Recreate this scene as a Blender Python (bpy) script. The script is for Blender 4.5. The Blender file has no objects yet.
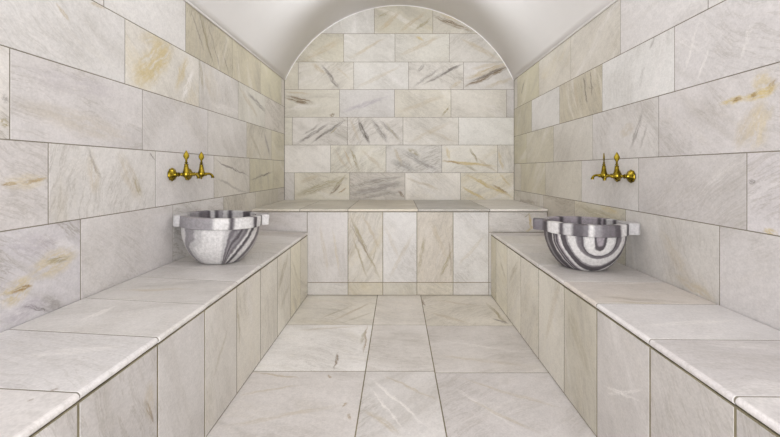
import bpy, bmesh, math, random
from mathutils import Vector, Matrix

S = bpy.context.scene
COL = S.collection
PI = math.pi

# ------------------------------------------------------------------ measures
VPX, VPY, FPX = 397.5, 169.5, 371.0      # vanishing point and focal length of the photograph
CAM = 1.057                              # eye height
XL, XR = -1.226, 1.264                   # side walls
YB = 4.02                                # end wall
YP = 3.116                               # face of the raised platform
YN = -1.5                                # wall behind the photographer
BL, BR = -0.754, 0.784                   # bench faces
ZP = 0.725                               # platform top
ZSPR = 2.03                              # springing of the vault

def lin(c):
    return tuple((x / 12.92 if x <= 0.04045 else ((x + 0.055) / 1.055) ** 2.4) for x in c) + (1.0,)

def stone(c):
    """colour of a slab"""
    m = sum(c) / 3
    k = .74 + .42 * max(0, min(1, (max(c) - min(c) - .04) / .045))
    return lin(tuple(m + (x - m) * k for x in c))

# point of a plane seen at a place of the photograph (used to lay out joints and veins)
def on_left(x, y):
    Y = XL * FPX / (x - VPX); return (Y, CAM - (y - VPY) * Y / FPX)
def on_right(x, y):
    Y = XR * FPX / (x - VPX); return (Y, CAM - (y - VPY) * Y / FPX)
def on_back(x, y):
    return ((x - VPX) * YB / FPX, CAM - (y - VPY) * YB / FPX)
def on_face(x, y):
    return ((x - VPX) * YP / FPX, CAM - (y - VPY) * YP / FPX)
def on_floor(x, y):
    Y = CAM * FPX / (y - VPY); return ((x - VPX) * Y / FPX, Y)
def on_bl(x, y):
    Y = BL * FPX / (x - VPX); return (Y, CAM - (y - VPY) * Y / FPX)
def on_br(x, y):
    Y = BR * FPX / (x - VPX); return (Y, CAM - (y - VPY) * Y / FPX)
def on_seat(x, y):
    Y = (CAM - 0.535) * FPX / (y - VPY); return ((x - VPX) * Y / FPX, Y)

# ------------------------------------------------------------------ materials
def nodes_of(name):
    m = bpy.data.materials.new(name); m.use_nodes = True
    nt = m.node_tree
    for n in list(nt.nodes): nt.nodes.remove(n)
    out = nt.nodes.new('ShaderNodeOutputMaterial')
    b = nt.nodes.new('ShaderNodeBsdfPrincipled')
    nt.links.new(b.outputs[0], out.inputs[0])
    return m, nt, b

class G:
    """small helper for wiring node graphs"""
    def __init__(s, nt): s.nt = nt
    def n(s, t, **kw):
        x = s.nt.nodes.new(t)
        for k, v in kw.items(): setattr(x, k, v)
        return x
    def put(s, sock, v):
        if isinstance(v, bpy.types.NodeSocket): s.nt.links.new(v, sock)
        else: sock.default_value = v
    def math(s, op, a, b=None, clamp=False):
        x = s.n('ShaderNodeMath', operation=op, use_clamp=clamp)
        s.put(x.inputs[0], a)
        if b is not None: s.put(x.inputs[1], b)
        return x.outputs[0]
    def vmath(s, op, a, b=None):
        x = s.n('ShaderNodeVectorMath', operation=op)
        s.put(x.inputs[0], a)
        if b is not None:
            s.put(x.inputs[3 if op == 'SCALE' else 1], b)
        return x.outputs[0]
    def noise(s, vec, scale, detail=4.0, rough=0.55, dist=0.0, col=False):
        x = s.n('ShaderNodeTexNoise')
        s.put(x.inputs['Vector'], vec); x.inputs['Scale'].default_value = scale
        x.inputs['Detail'].default_value = detail; x.inputs['Roughness'].default_value = rough
        x.inputs['Distortion'].default_value = dist
        return x.outputs[1 if col else 0]
    def ramp(s, fac, lo, hi, a=0.0, b=1.0):
        x = s.n('ShaderNodeMapRange', interpolation_type='SMOOTHSTEP')
        s.put(x.inputs[0], fac)
        for i, v in ((1, lo), (2, hi), (3, a), (4, b)): x.inputs[i].default_value = v
        return x.outputs[0]
    def mix(s, fac, a, b, mode='MIX'):
        x = s.n('ShaderNodeMix', data_type='RGBA', blend_type=mode)
        s.put(x.inputs[0], fac); s.put(x.inputs[6], a); s.put(x.inputs[7], b)
        return x.outputs[2]
    def attr(s, name):
        return s.n('ShaderNodeAttribute', attribute_name=name)

VEIN = {'grey': (.50, .475, .455), 'brown': (.50, .44, .36), 'olive': (.60, .56, .44), 'gold': (.765, .70, .53),
        'rust': (.58, .48, .30), 'dark': (.40, .375, .35), 'white': (.90, .885, .87), 'lilac': (.66, .63, .66),
        'sand': (.72, .67, .58)}

def marble(name, strokes=(), rough=0.42):
    """veined honed marble; every tile carries its own tint, vein direction and vein strength.
    strokes: (tile_id, u0, v0, u1, v1, half_width, colour, strength) - the individual veins of a slab"""
    m, nt, b = nodes_of(name); g = G(nt)
    uv = g.n('ShaderNodeUVMap', uv_map='UVMap').outputs[0]
    tid = g.attr('tile_id').outputs['Fac']
    tint = g.attr('tile_tint').outputs['Color']
    par = g.n('ShaderNodeSeparateColor'); nt.links.new(g.attr('tile_vein').outputs['Color'], par.inputs[0])
    strength, angle, gold = par.outputs[0], par.outputs[1], par.outputs[2]
    off = g.n('ShaderNodeCombineXYZ')
    g.put(off.inputs[0], g.math('MULTIPLY', tid, 7.31)); g.put(off.inputs[1], g.math('MULTIPLY', tid, 3.17)); g.put(off.inputs[2], g.math('MULTIPLY', tid, 1.73))
    p = g.vmath('ADD', uv, off.outputs[0])
    warp = g.noise(p, 2.2, 3.0, 0.5, 0.0, True)
    pw = g.vmath('ADD', p, g.vmath('SCALE', g.vmath('SUBTRACT', warp, (0.5, 0.5, 0.5)), 0.22))
    vr = g.n('ShaderNodeVectorRotate', rotation_type='Z_AXIS')
    g.put(vr.inputs['Vector'], pw); g.put(vr.inputs['Angle'], g.math('MULTIPLY', angle, 2 * PI))
    q = vr.outputs[0]
    st = g.vmath('MULTIPLY', q, (0.9, 6.0, 1.0))
    streak = g.noise(st, 1.5, 7.0, 0.62)
    st2 = g.vmath('MULTIPLY', q, (2.0, 16.0, 1.0))
    fine = g.noise(st2, 1.7, 6.0, 0.7)
    cloud = g.noise(pw, 2.4, 4.0, 0.55)
    # soft clouds
    c = g.mix(g.ramp(cloud, .35, .7), g.vmath('SCALE', tint, 1.035), g.vmath('MULTIPLY', tint, (.90, .895, .888)))
    # broad grey-beige bands
    k = g.math('MULTIPLY', g.ramp(streak, .50, .74), g.math('MULTIPLY', strength, 1.1), True)
    c = g.mix(k, c, lin((.63, .605, .57)))
    # light bands
    k = g.math('MULTIPLY', g.ramp(streak, .46, .30), .40)
    c = g.mix(k, c, lin((.875, .86, .85)))
    # thin lines along the band direction
    ln = g.math('ABSOLUTE', g.math('SUBTRACT', fine, .5))
    k = g.math('MULTIPLY', g.ramp(ln, .035, .0), g.math('MULTIPLY', g.ramp(cloud, .42, .60), g.math('MULTIPLY', strength, 1.035)), True)
    c = g.mix(k, c, lin((.56, .53, .48)))
    # iron-yellow clouds
    yel = g.noise(g.vmath('MULTIPLY', q, (1.4, 4.0, 1.0)), 2.0, 6.0, 0.65, 0.4)
    k = g.math('MULTIPLY', g.ramp(yel, .50, .70), gold, True)
    c = g.mix(k, c, lin((.77, .71, .55)))
    # veins of particular slabs
    if strokes:
        d1 = g.noise(uv, 9.0, 5.0, 0.65, 0.0, True)
        d = g.vmath('ADD', uv, g.vmath('SCALE', g.vmath('SUBTRACT', d1, (0.5, 0.5, 0.5)), 0.055))
        for (ti, u0, v0, u1, v1, hw, colr, s) in strokes:
            mp = g.n('ShaderNodeMapping', vector_type='TEXTURE')
            nt.links.new(d, mp.inputs['Vector'])
            mp.inputs['Location'].default_value = ((u0 + u1) / 2, (v0 + v1) / 2, 0)
            mp.inputs['Rotation'].default_value = (0, 0, math.atan2(v1 - v0, u1 - u0))
            L = max(math.hypot(u1 - u0, v1 - v0) / 2, 0.004)
            mp.inputs['Scale'].default_value = (L * 1.25, hw, 1000.0)
            gr = g.n('ShaderNodeTexGradient', gradient_type='SPHERICAL'); nt.links.new(mp.outputs[0], gr.inputs[0])
            fib = g.noise(g.vmath('ADD', g.vmath('MULTIPLY', mp.outputs[0], (1.3, 2.2, 0)), (u0 * 9.1, v0 * 5.3, hw * 70)), 1.6, 3.0, .75)
            k = g.math('MULTIPLY', g.ramp(gr.outputs['Fac'], 0, .6), g.ramp(fib, .36, .58, .12, 1.15))
            k = g.math('MULTIPLY', k, s, True)
            if ti is not None:
                cmp_ = g.n('ShaderNodeMath', operation='COMPARE')
                g.put(cmp_.inputs[0], tid); cmp_.inputs[1].default_value = ti; cmp_.inputs[2].default_value = .3
                k = g.math('MULTIPLY', k, cmp_.outputs[0])
            c = g.mix(k, c, lin(VEIN[colr]))
    # crystal grain
    grain = g.noise(p, 130.0, 2.0, 0.7)
    grain2 = g.noise(p, 38.0, 3.0, 0.65)
    gv = g.math('ADD', g.ramp(grain, .28, .72, .93, 1.06), g.ramp(grain2, .3, .7, -.04, .035))
    c = g.vmath('SCALE', c, gv)
    nt.links.new(c, b.inputs['Base Color'])
    b.inputs['Roughness'].default_value = rough
    b.inputs['Specular IOR Level'].default_value = 0.35
    bp = g.n('ShaderNodeBump'); bp.inputs['Strength'].default_value = 0.10; bp.inputs['Distance'].default_value = 0.004
    nt.links.new(g.math('ADD', grain, grain2), bp.inputs['Height']); nt.links.new(bp.outputs[0], b.inputs['Normal'])
    return m

def plain(name, rgb, rough=.8, metal=0.0, spec=.3, nscale=0, namp=.04, bump=0.0):
    m, nt, b = nodes_of(name); g = G(nt)
    if nscale:
        tc = g.n('ShaderNodeTexCoord').outputs['Object']
        f = g.noise(tc, nscale, 5.0, .6)
        c = g.vmath('SCALE', g.vmath('ADD', lin(rgb)[:3], (0, 0, 0)), g.ramp(f, .25, .75, 1 - namp, 1 + namp))
        nt.links.new(c, b.inputs['Base Color'])
        if bump:
            bp = g.n('ShaderNodeBump'); bp.inputs['Strength'].default_value = bump; bp.inputs['Distance'].default_value = .01
            nt.links.new(f, bp.inputs['Height']); nt.links.new(bp.outputs[0], b.inputs['Normal'])
    else:
        b.inputs['Base Color'].default_value = lin(rgb)
    b.inputs['Roughness'].default_value = rough; b.inputs['Metallic'].default_value = metal
    b.inputs['Specular IOR Level'].default_value = spec
    return m

GROUT = plain('grout', (.50, .475, .425), .95, nscale=14, namp=.15)
GROUT_WET = plain('stained_grout', (.50, .47, .385), .95, nscale=9, namp=.25)
PLASTER = plain('vault_plaster', (.945, .937, .935), .85, nscale=3.0, namp=.012, bump=.03)
STONE = plain('plain_stone', (.80, .775, .755), .7, nscale=5, namp=.05)

# ------------------------------------------------------------------ tiled surfaces
PAL = [(.805, .785, .772), (.825, .808, .797), (.80, .777, .762), (.82, .798, .775), (.79, .768, .755), (.815, .79, .778)]
FAR = [(.80, .78, .74), (.82, .805, .775), (.785, .765, .715), (.81, .785, .75), (.79, .77, .73)]  # warmer tints for the far end; bounced light put into the tile colour

class Tiles:
    """a course-work of slabs, one mesh: every slab a bevelled plate on a grout bed"""
    def __init__(s, name, frame, seed, thick=.012, gap=.0040, grout=None):
        s.name, s.frame, s.thick, s.gap = name, frame, thick, gap      # frame(u, v, w) -> world point
        s.grout = grout or GROUT; s.rng = random.Random(seed); s.cells = []; s.strokes = []
    def add(s, u0, u1, v0, v1, tint=None, vein=None, ang=None, gold=None, pal=PAL, full=True):
        r = s.rng
        s.cells.append(dict(r=(u0, u1, v0, v1), tint=tint or r.choice(pal), vein=r.uniform(.15, .6) if vein is None else vein,
                            ang=r.uniform(.02, .22) if ang is None else ang, gold=max(0, r.uniform(-.25, .25)) if gold is None else gold))
    def at(s, u, v):
        for i, c in enumerate(s.cells):
            a = c['r']
            if a[0] <= u <= a[1] and a[2] <= v <= a[3]: return i
        return None
    def set(s, uv, **kw):
        i = s.at(*uv)
        if i is None: print('no tile', s.name, uv); return
        s.cells[i].update({k: v for k, v in kw.items() if v is not None})
    def vein(s, p, q, hw, colr, k):
        i = s.at((p[0] + q[0]) / 2, (p[1] + q[1]) / 2)
        if i is None: print('no tile for vein', s.name, p, q); return
        s.strokes.append((i, p[0], p[1], q[0], q[1], hw, colr, k))
    def build(s, mat=None, parent=None, bed=True, flip=False, jitter=.0003, shape=None):
        # slabs are shared out over a few materials, each with the veins of its own slabs
        groups, slot = [[]], {}
        for i in range(len(s.cells)):
            mine = [k for k in s.strokes if k[0] == i]
            if len(groups[-1]) + len(mine) > 14: groups.append([])
            groups[-1] += mine; slot[i] = len(groups) - 1
        bed_slot = len(groups)
        bm = bmesh.new(); uvl = bm.loops.layers.uv.new('UVMap')
        fi = bm.faces.layers.float.new('tile_id')
        ft = bm.faces.layers.float_color.new('tile_tint'); fv = bm.faces.layers.float_color.new('tile_vein')
        h = s.gap / 2; t = s.thick; ch = .0008
        def face(pts, i, mi, c=None):
            vs = [bm.verts.new(s.frame(*p)) for p in pts]
            if flip: vs = vs[::-1]; pts = pts[::-1]
            f = bm.faces.new(vs); f.material_index = mi
            for l, p in zip(f.loops, pts): l[uvl].uv = (p[0], p[1])
            f[fi] = i
            if c:
                f[ft] = stone(c['tint']); f[fv] = (c['vein'], c['ang'], c['gold'], 1)
        us = [c['r'][0] for c in s.cells] + [c['r'][1] for c in s.cells]
        vs_ = [c['r'][2] for c in s.cells] + [c['r'][3] for c in s.cells]
        for i, c in enumerate(s.cells):
            u0, u1, v0, v1 = c['r']; u0 += h; u1 -= h; v0 += h; v1 -= h
            w = t + s.rng.uniform(-jitter, jitter)
            a = [(u0, v0), (u1, v0), (u1, v1), (u0, v1)]
            b = [(u0 + ch, v0 + ch), (u1 - ch, v0 + ch), (u1 - ch, v1 - ch), (u0 + ch, v1 - ch)]
            face([(x, y, w) for x, y in b], i, slot[i], c)
            for k in range(4):
                n = (k + 1) % 4
                face([(*a[k], w - ch), (*a[n], w - ch), (*b[n], w), (*b[k], w)], i, slot[i], c)
                face([(*a[k], 0), (*a[n], 0), (*a[n], w - ch), (*a[k], w - ch)], i, slot[i], c)
        if bed:
            U0, U1, V0, V1 = min(us), max(us), min(vs_), max(vs_)
            face([(U0, V0, t - .0009), (U1, V0, t - .0009), (U1, V1, t - .0009), (U0, V1, t - .0009)], -1, bed_slot)
            face([(U0, V1, -.05), (U1, V1, -.05), (U1, V0, -.05), (U0, V0, -.05)], -1, bed_slot)
            for A, B in (((U0, V0), (U1, V0)), ((U1, V0), (U1, V1)), ((U1, V1), (U0, V1)), ((U0, V1), (U0, V0))):
                face([(*A, -.05), (*B, -.05), (*B, t - .0009), (*A, t - .0009)], -1, bed_slot)
        bmesh.ops.remove_doubles(bm, verts=bm.verts, dist=1e-6)
        me = bpy.data.meshes.new(s.name); bm.to_mesh(me); bm.free()
        for q in groups: me.materials.append(marble('marble_' + s.name, q))
        me.materials.append(s.grout)
        o = bpy.data.objects.new(s.name, me); COL.objects.link(o)
        if parent: o.parent = parent
        return o

def courses(T, zs, joints, lo, hi, pal=PAL, step=.6, far_pal=None, far_from=None):
    """zs: course limits bottom..top paired with joint lists"""
    for (z0, z1), js in zip(zs, joints):
        js = sorted(js)
        while js[0] - step > lo + .05: js.insert(0, js[0] - step)
        while js[-1] + step < hi - .05: js.append(js[-1] + step)
        e = [lo] + [j for j in js if lo < j < hi] + [hi]
        for a, b in zip(e[:-1], e[1:]):
            T.add(a, b, z0, z1, pal=(far_pal if far_pal and a > far_from else pal))

def structure(o):
    o['kind'] = 'structure'; return o

TH = .012
# --- left wall ---------------------------------------------------------------
WL = Tiles('wall_left', lambda u, v, w: Vector((XL - TH + w, u, v)), 11)
zL = [2.06, 1.737, 1.442, 1.151, .865, .51, 0.0]
jl = lambda xs: [on_left(x, 0)[0] for x in xs]
courses(WL, list(zip(zL[1:], zL[:-1])),
        [jl([104, 185.7, 232.3, 260.5]), jl([125, 199.2, 238.2, 265]), jl([10, 142.5, 208, 246.7, 271.5]),
         jl([48.4, 155.5, 214, 249.7, 273.8]), jl([80.7, 173, 223.5, 255.7]), jl([140, 220])], YN, YB,
        far_pal=FAR, far_from=2.6)
def L(x, y, tint=None, vein=None, ang=None, gold=None): WL.set(on_left(x, y), tint=tint, vein=vein, ang=ang, gold=gold)
def Lv(x1, y1, x2, y2, hw, c, k): WL.vein(on_left(x1, y1), on_left(x2, y2), hw, c, k)
L(210, 35, (.735, .71, .645), .6, .80); L(246, 65, (.75, .725, .655), .4); L(272, 85, (.77, .75, .675), .4)
L(150, 15, (.83, .815, .80), .25, .1, .03); L(40, 20, (.81, .79, .78), .3, .1, .06); L(95, 30, (.815, .80, .787), .2)
L(160, 70, (.83, .81, .775), .25, .12, .35); L(215, 90, (.82, .80, .78), .25, .2); L(248, 110, (.80, .785, .745), .4)
L(75, 100, (.795, .773, .765), .35, .02, .0); L(175, 130, (.81, .79, .78), .2, .1, .05); L(225, 135, (.815, .795, .775), .2)
L(100, 180, (.82, .802, .785), .35, .8, .1); L(25, 190, (.79, .765, .755), .3, .1, .1); L(185, 185, (.825, .805, .795), .15)
L(232, 180, (.80, .78, .745), .4); L(262, 172, (.775, .757, .685), .4); L(282, 175, (.79, .77, .70), .4)
L(40, 270, (.775, .755, .765), .6, .1, .15); L(120, 240, (.80, .778, .768), .25, .1, .03)
L(255, 130, (.79, .77, .72), .5, .8); L(280, 140, (.79, .77, .70), .4)
for a in [(198, 10, 214.7, 67, .011, 'dark', .8), (190, 8, 206, 56, .012, 'grey', .6), (207, 20, 221, 72, .008, 'grey', .7), (222, 52, 229, 74, .007, 'dark', .8),
          (199.5, 10, 211, 58, .03, 'olive', .5),
          (134, 84, 172, 44, .10, 'gold', .75), (176, 92, 187, 58, .04, 'gold', .55), (140, 40, 170, 35, .05, 'gold', .35), (182, 100, 194, 70, .03, 'white', .8),
          (199.6, 58, 203, 90, .025, 'olive', .6), (204, 70, 210, 95, .03, 'sand', .4), (247, 92, 266, 112, .03, 'dark', .6), (240, 88, 258, 118, .03, 'sand', .5),
          (264, 133, 270, 155, .03, 'grey', .7), (249, 130, 262, 160, .03, 'olive', .4),
          (215.5, 160, 248, 176, .010, 'dark', .85), (251, 180, 273.5, 171, .012, 'dark', .85), (216, 178, 248, 194, .012, 'grey', .5),
          (87, 146, 100, 180, .010, 'dark', .55), (90, 150, 96, 195, .035, 'sand', .4), (133, 174, 141, 197, .022, 'olive', .65), (150, 152, 155.3, 160, .007, 'dark', .8),
          (118, 152, 140, 200, .05, 'sand', .35),
          (0.5, 184.5, 20, 181.5, .009, 'rust', .75), (22, 182, 46, 177.5, .008, 'rust', .75), (0.5, 183, 47, 178, .035, 'gold', .35),
          (0.5, 304, 34, 278, .05, 'gold', .6), (12, 291, 33, 287, .012, 'rust', .9), (30, 276, 78, 250, .06, 'gold', .5), (48, 262, 70, 257, .018, 'olive', .7),
          (20, 308, 52, 311, .010, 'dark', .7), (3, 322, 45, 302, .04, 'lilac', .5), (5, 250, 60, 240, .05, 'lilac', .4), (40, 300, 62, 305, .03, 'grey', .4),
          (0, 100, 9, 98, .02, 'grey', .5), (0.5, 121, 9.5, 123, .016, 'olive', .8),
          (55, 1, 69, 22, .010, 'sand', .8), (90, 2, 108, 8, .010, 'sand', .8),
          (210, 103, 245, 116, .03, 'white', .4), (20, 104, 130, 138, .06, 'sand', .25), (20, 70, 120, 96, .05, 'lilac', .25)]:
    Lv(*a)
structure(WL.build())

# --- right wall --------------------------------------------------------------
WR = Tiles('wall_right', lambda u, v, w: Vector((XR + TH - w, u, v)), 23)
zR = [2.06, 1.710, 1.413, 1.118, .836, .49, 0.0]
jr = lambda xs: [on_right(x, 0)[0] for x in xs]
courses(WR, list(zip(zR[1:], zR[:-1])),
        [jl_ for jl_ in (jr([708, 620.4, 570.7, 539]), jr([674.4, 602.2, 559.4, 531.7]), jr([658.6, 592.6, 553.4, 526.7]),
         jr([746.7, 638.5, 581.6, 545.3, 521]), jr([719.4, 625.5, 574.5, 543]), jr([650, 580]))], YN, YB, far_pal=FAR, far_from=2.5)
def R(x, y, tint=None, vein=None, ang=None, gold=None): WR.set(on_right(x, y), tint=tint, vein=vein, ang=ang, gold=gold)
def Rv(x1, y1, x2, y2, hw, c, k): WR.vein(on_right(x1, y1), on_right(x2, y2), hw, c, k)
R(660, 15, (.805, .785, .775), .2); R(595, 30, (.80, .778, .74), .25, .1, .1); R(555, 65, (.79, .768, .725), .25); R(526, 88, (.745, .725, .65), .4)
R(720, 60, (.80, .78, .775), .3, .9, .0); R(640, 70, (.835, .825, .812), .2, .2, .0); R(580, 90, (.755, .73, .67), .5, .8); R(545, 108, (.82, .805, .785), .2); R(523, 120, (.745, .725, .655), .4)
R(720, 120, (.795, .772, .765), .3, .9, .1); R(625, 130, (.80, .78, .765), .3, .85); R(572, 135, (.79, .77, .735), .25); R(540, 145, (.77, .75, .69), .3); R(520, 150, (.755, .735, .66), .3)
R(700, 190, (.778, .755, .745), .25, .1, .02); R(765, 190, (.795, .772, .775), .35, .1, .1); R(610, 190, (.81, .79, .775), .15); R(562, 178, (.785, .765, .72), .25); R(532, 175, (.765, .745, .68), .3)
R(750, 270, (.785, .763, .755), .3, .05, .04); R(680, 240, (.785, .765, .742), .35, .8, .1); R(600, 214, (.775, .755, .70), .3, .1, .2)
R(560, 204, (.75, .725, .68), .5)
for a in [(720, 104, 748, 97, .016, 'gold', .9), (742, 99, 779, 86, .020, 'gold', .95), (733, 101, 741, 99, .010, 'rust', .9), (750, 95, 757, 92, .012, 'rust', .9), (768, 90, 779, 80, .012, 'rust', .6),
          (735, 148, 762, 98, .05, 'sand', .5), (752, 148, 766, 100, .05, 'gold', .4), (752, 90, 775, 78, .05, 'gold', .5),
          (583.5, 76, 587, 104, .012, 'dark', .8), (590, 71, 592.5, 98, .010, 'dark', .85), (574, 80, 578, 110, .03, 'sand', .6), (596, 70, 600, 98, .02, 'olive', .5), (580, 78, 583, 108, .02, 'olive', .4),
          (524.6, 80, 521, 95, .02, 'dark', .7), (642, 112, 631, 148, .02, 'grey', .55), (620, 135, 634, 125, .04, 'sand', .4), (648, 120, 640, 150, .012, 'grey', .45),
          (576, 206, 622, 222, .04, 'olive', .5), (600, 206, 618, 214, .02, 'gold', .6), (545, 196, 572, 204, .03, 'brown', .4),
          (765, 230, 779, 236, .018, 'gold', .7), (675, 275, 715, 300, .03, 'sand', .6), (660, 230, 690, 280, .05, 'sand', .35), (748, 180, 757, 182, .010, 'dark', .6),
          (682, 75, 700, 20, .012, 'white', .5), (695, 85, 712, 45, .01, 'white', .5), (740, 60, 752, 20, .012, 'white', .4), (650, 50, 655, 35, .012, 'grey', .5), (640, 88, 643, 66, .02, 'grey', .3),
          (518.5, 160, 522, 168, .02, 'gold', .4), (517, 200, 540, 203, .02, 'brown', .4)]:
    Rv(*a)
structure(WR.build())

# --- end wall ----------------------------------------------------------------
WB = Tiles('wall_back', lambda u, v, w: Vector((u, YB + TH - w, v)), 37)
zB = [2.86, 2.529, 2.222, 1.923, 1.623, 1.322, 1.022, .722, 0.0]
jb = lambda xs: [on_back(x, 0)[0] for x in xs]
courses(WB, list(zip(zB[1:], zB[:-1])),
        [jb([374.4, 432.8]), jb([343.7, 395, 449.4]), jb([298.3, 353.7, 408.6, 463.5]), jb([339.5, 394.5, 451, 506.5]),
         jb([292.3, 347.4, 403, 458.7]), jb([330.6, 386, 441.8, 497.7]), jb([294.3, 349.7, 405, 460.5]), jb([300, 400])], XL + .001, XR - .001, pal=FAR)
def B(x, y, tint=None, vein=None, ang=None, gold=None): WB.set(on_back(x, y), tint=tint, vein=vein, ang=ang, gold=gold)
def Bv(x1, y1, x2, y2, hw, c, k): WB.vein(on_back(x1, y1), on_back(x2, y2), hw * 1.15, c, min(1, k * 1.1))
B(350, 25, (0.782, 0.767, 0.739), .2); B(405, 20, (0.738, 0.719, 0.665), .5, .07, .2); B(450, 25, (0.748, 0.728, 0.682), .5, .9)  # top courses tinted darker, low ones lighter, to even out the light
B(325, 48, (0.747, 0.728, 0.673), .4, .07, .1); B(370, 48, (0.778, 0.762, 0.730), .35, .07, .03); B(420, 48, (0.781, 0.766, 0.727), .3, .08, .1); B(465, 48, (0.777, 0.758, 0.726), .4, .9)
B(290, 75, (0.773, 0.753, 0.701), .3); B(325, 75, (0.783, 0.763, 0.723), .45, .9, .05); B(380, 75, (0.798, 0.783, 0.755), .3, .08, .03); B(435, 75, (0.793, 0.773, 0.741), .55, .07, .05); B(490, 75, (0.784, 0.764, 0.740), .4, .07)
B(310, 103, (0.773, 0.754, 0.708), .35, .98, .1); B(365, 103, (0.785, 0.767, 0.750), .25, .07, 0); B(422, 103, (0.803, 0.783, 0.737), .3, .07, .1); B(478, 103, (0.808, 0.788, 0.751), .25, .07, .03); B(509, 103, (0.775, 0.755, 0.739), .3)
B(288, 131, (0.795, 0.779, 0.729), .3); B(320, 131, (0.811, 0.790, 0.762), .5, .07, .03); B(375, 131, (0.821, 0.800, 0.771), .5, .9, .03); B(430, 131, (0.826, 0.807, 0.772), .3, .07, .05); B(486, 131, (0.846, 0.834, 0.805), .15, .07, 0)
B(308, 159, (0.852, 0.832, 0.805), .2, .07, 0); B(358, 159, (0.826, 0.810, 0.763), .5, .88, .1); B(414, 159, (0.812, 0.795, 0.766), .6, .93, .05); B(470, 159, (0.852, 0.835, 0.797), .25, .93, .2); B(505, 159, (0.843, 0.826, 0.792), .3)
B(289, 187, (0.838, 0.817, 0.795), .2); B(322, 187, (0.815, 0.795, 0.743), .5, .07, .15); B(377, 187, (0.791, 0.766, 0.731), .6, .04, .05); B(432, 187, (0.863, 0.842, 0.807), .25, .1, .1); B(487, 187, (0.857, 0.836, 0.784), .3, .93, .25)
for a in [(464.5, 87, 512, 65, .030, 'brown', .95), (466, 79, 510, 62, .032, 'sand', .95), (466, 83, 508, 66, .018, 'dark', .55), (470, 70, 500, 62.5, .02, 'sand', .5), (485, 88, 512, 78, .025, 'sand', .6),
          (285, 97.5, 313, 103, .035, 'brown', .9), (285, 92, 310, 94, .015, 'sand', .8), (330, 115.5, 335, 114, .025, 'brown', .8),
          (298, 143, 328, 124, .022, 'grey', .75), (311, 142.5, 346, 119, .016, 'dark', .7), (303, 135, 320, 124, .015, 'grey', .5), (330, 134, 337, 127, .012, 'olive', .7),
          (358, 119, 369.5, 144.5, .024, 'dark', .85), (372, 120, 388, 142, .035, 'grey', .6), (379, 120, 401, 140, .02, 'grey', .5), (350, 120, 360, 143, .02, 'sand', .5), (385, 122, 401, 143, .015, 'olive', .4),
          (322, 65, 339.5, 89, .022, 'grey', .75), (312, 64, 326, 74, .03, 'sand', .7), (336, 66, 350, 80, .015, 'sand', .5),
          (350.5, 149, 359, 171, .02, 'olive', .8), (344, 148, 352, 170, .012, 'sand', .8), (334, 150, 350, 171, .02, 'sand', .5), (362, 150, 384, 171, .025, 'sand', .5),
          (400, 150, 438, 171, .045, 'grey', .5), (390, 160, 415, 171, .05, 'grey', .45), (408, 148, 420, 156, .03, 'olive', .6), (394, 148, 402, 165, .02, 'sand', .7),
          (443, 161.5, 496, 166, .020, 'gold', 1), (443, 161, 462, 164, .015, 'rust', .6), (470, 148, 478, 163, .018, 'olive', .8), (476, 158, 496, 171, .015, 'sand', .7), (446, 147, 450, 160, .02, 'gold', .6), (465, 165, 478, 171, .02, 'olive', .5),
          (467, 175, 512, 197, .025, 'gold', .95), (492, 184, 508, 194, .015, 'rust', .7), (462, 187, 486, 200, .02, 'gold', .8), (500, 174, 511, 186, .014, 'gold', .7),
          (296, 196, 346, 177, .05, 'olive', .55), (300, 182, 318, 176, .03, 'sand', .6), (330, 195, 341, 183, .02, 'brown', .7), (346, 175, 334, 188, .016, 'olive', .7), (338, 193, 346, 188, .012, 'rust', .7),
          (351, 194, 404, 183, .05, 'grey', .5), (351, 186, 404, 176, .03, 'dark', .35), (360, 199, 404, 190, .025, 'dark', .35), (398, 190, 404, 198, .02, 'brown', .7),
          (434, 16, 470, 31, .03, 'brown', .8), (440, 14, 462, 22, .02, 'sand', .8), (378, 32, 400, 12, .03, 'sand', .8), (400, 32, 425, 12, .025, 'sand', .7), (378, 18, 392, 10, .02, 'olive', .5), (415, 30, 431, 18, .02, 'olive', .6),
          (423, 84, 462, 64, .020, 'grey', .7), (414, 86, 440, 68, .020, 'grey', .55), (440, 76, 460, 64, .016, 'dark', .6), (450, 88, 462, 80, .02, 'sand', .7), (418, 72, 425, 64, .02, 'grey', .6),
          (416, 36, 424, 41, .02, 'gold', .8), (400, 55, 440, 37, .025, 'sand', .6), (350, 58, 385, 38, .02, 'sand', .55), (460, 38, 500, 60, .03, 'sand', .6), (305, 60, 340, 40, .04, 'sand', .6),
          (442, 116, 449, 106, .012, 'olive', .8), (400, 112, 445, 95, .03, 'sand', .5), (410, 142, 450, 122, .03, 'sand', .4), (420, 128, 457, 142, .02, 'sand', .4), (407, 178, 440, 190, .02, 'sand', .5),
          (341, 112, 390, 96, .03, 'lilac', .5), (356, 88, 400, 66, .025, 'sand', .4), (498, 150, 503, 170, .02, 'gold', .5)]:
    Bv(*a)
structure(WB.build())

# --- wall behind the photographer -------------------------------------------
def box(name, x0, x1, y0, y1, z0, z1, mat, parent=None):
    bm = bmesh.new(); bmesh.ops.create_cube(bm, size=1)
    for v in bm.verts:
        v.co = Vector(((x0 + x1) / 2 + v.co.x * (x1 - x0), (y0 + y1) / 2 + v.co.y * (y1 - y0), (z0 + z1) / 2 + v.co.z * (z1 - z0)))
    me = bpy.data.meshes.new(name); bm.to_mesh(me); bm.free(); me.materials.append(mat)
    o = bpy.data.objects.new(name, me); COL.objects.link(o)
    if parent: o.parent = parent
    return o
structure(box('wall_front', XL - .05, XR + .05, YN - .06, YN, 0, 2.85, STONE))

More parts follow.
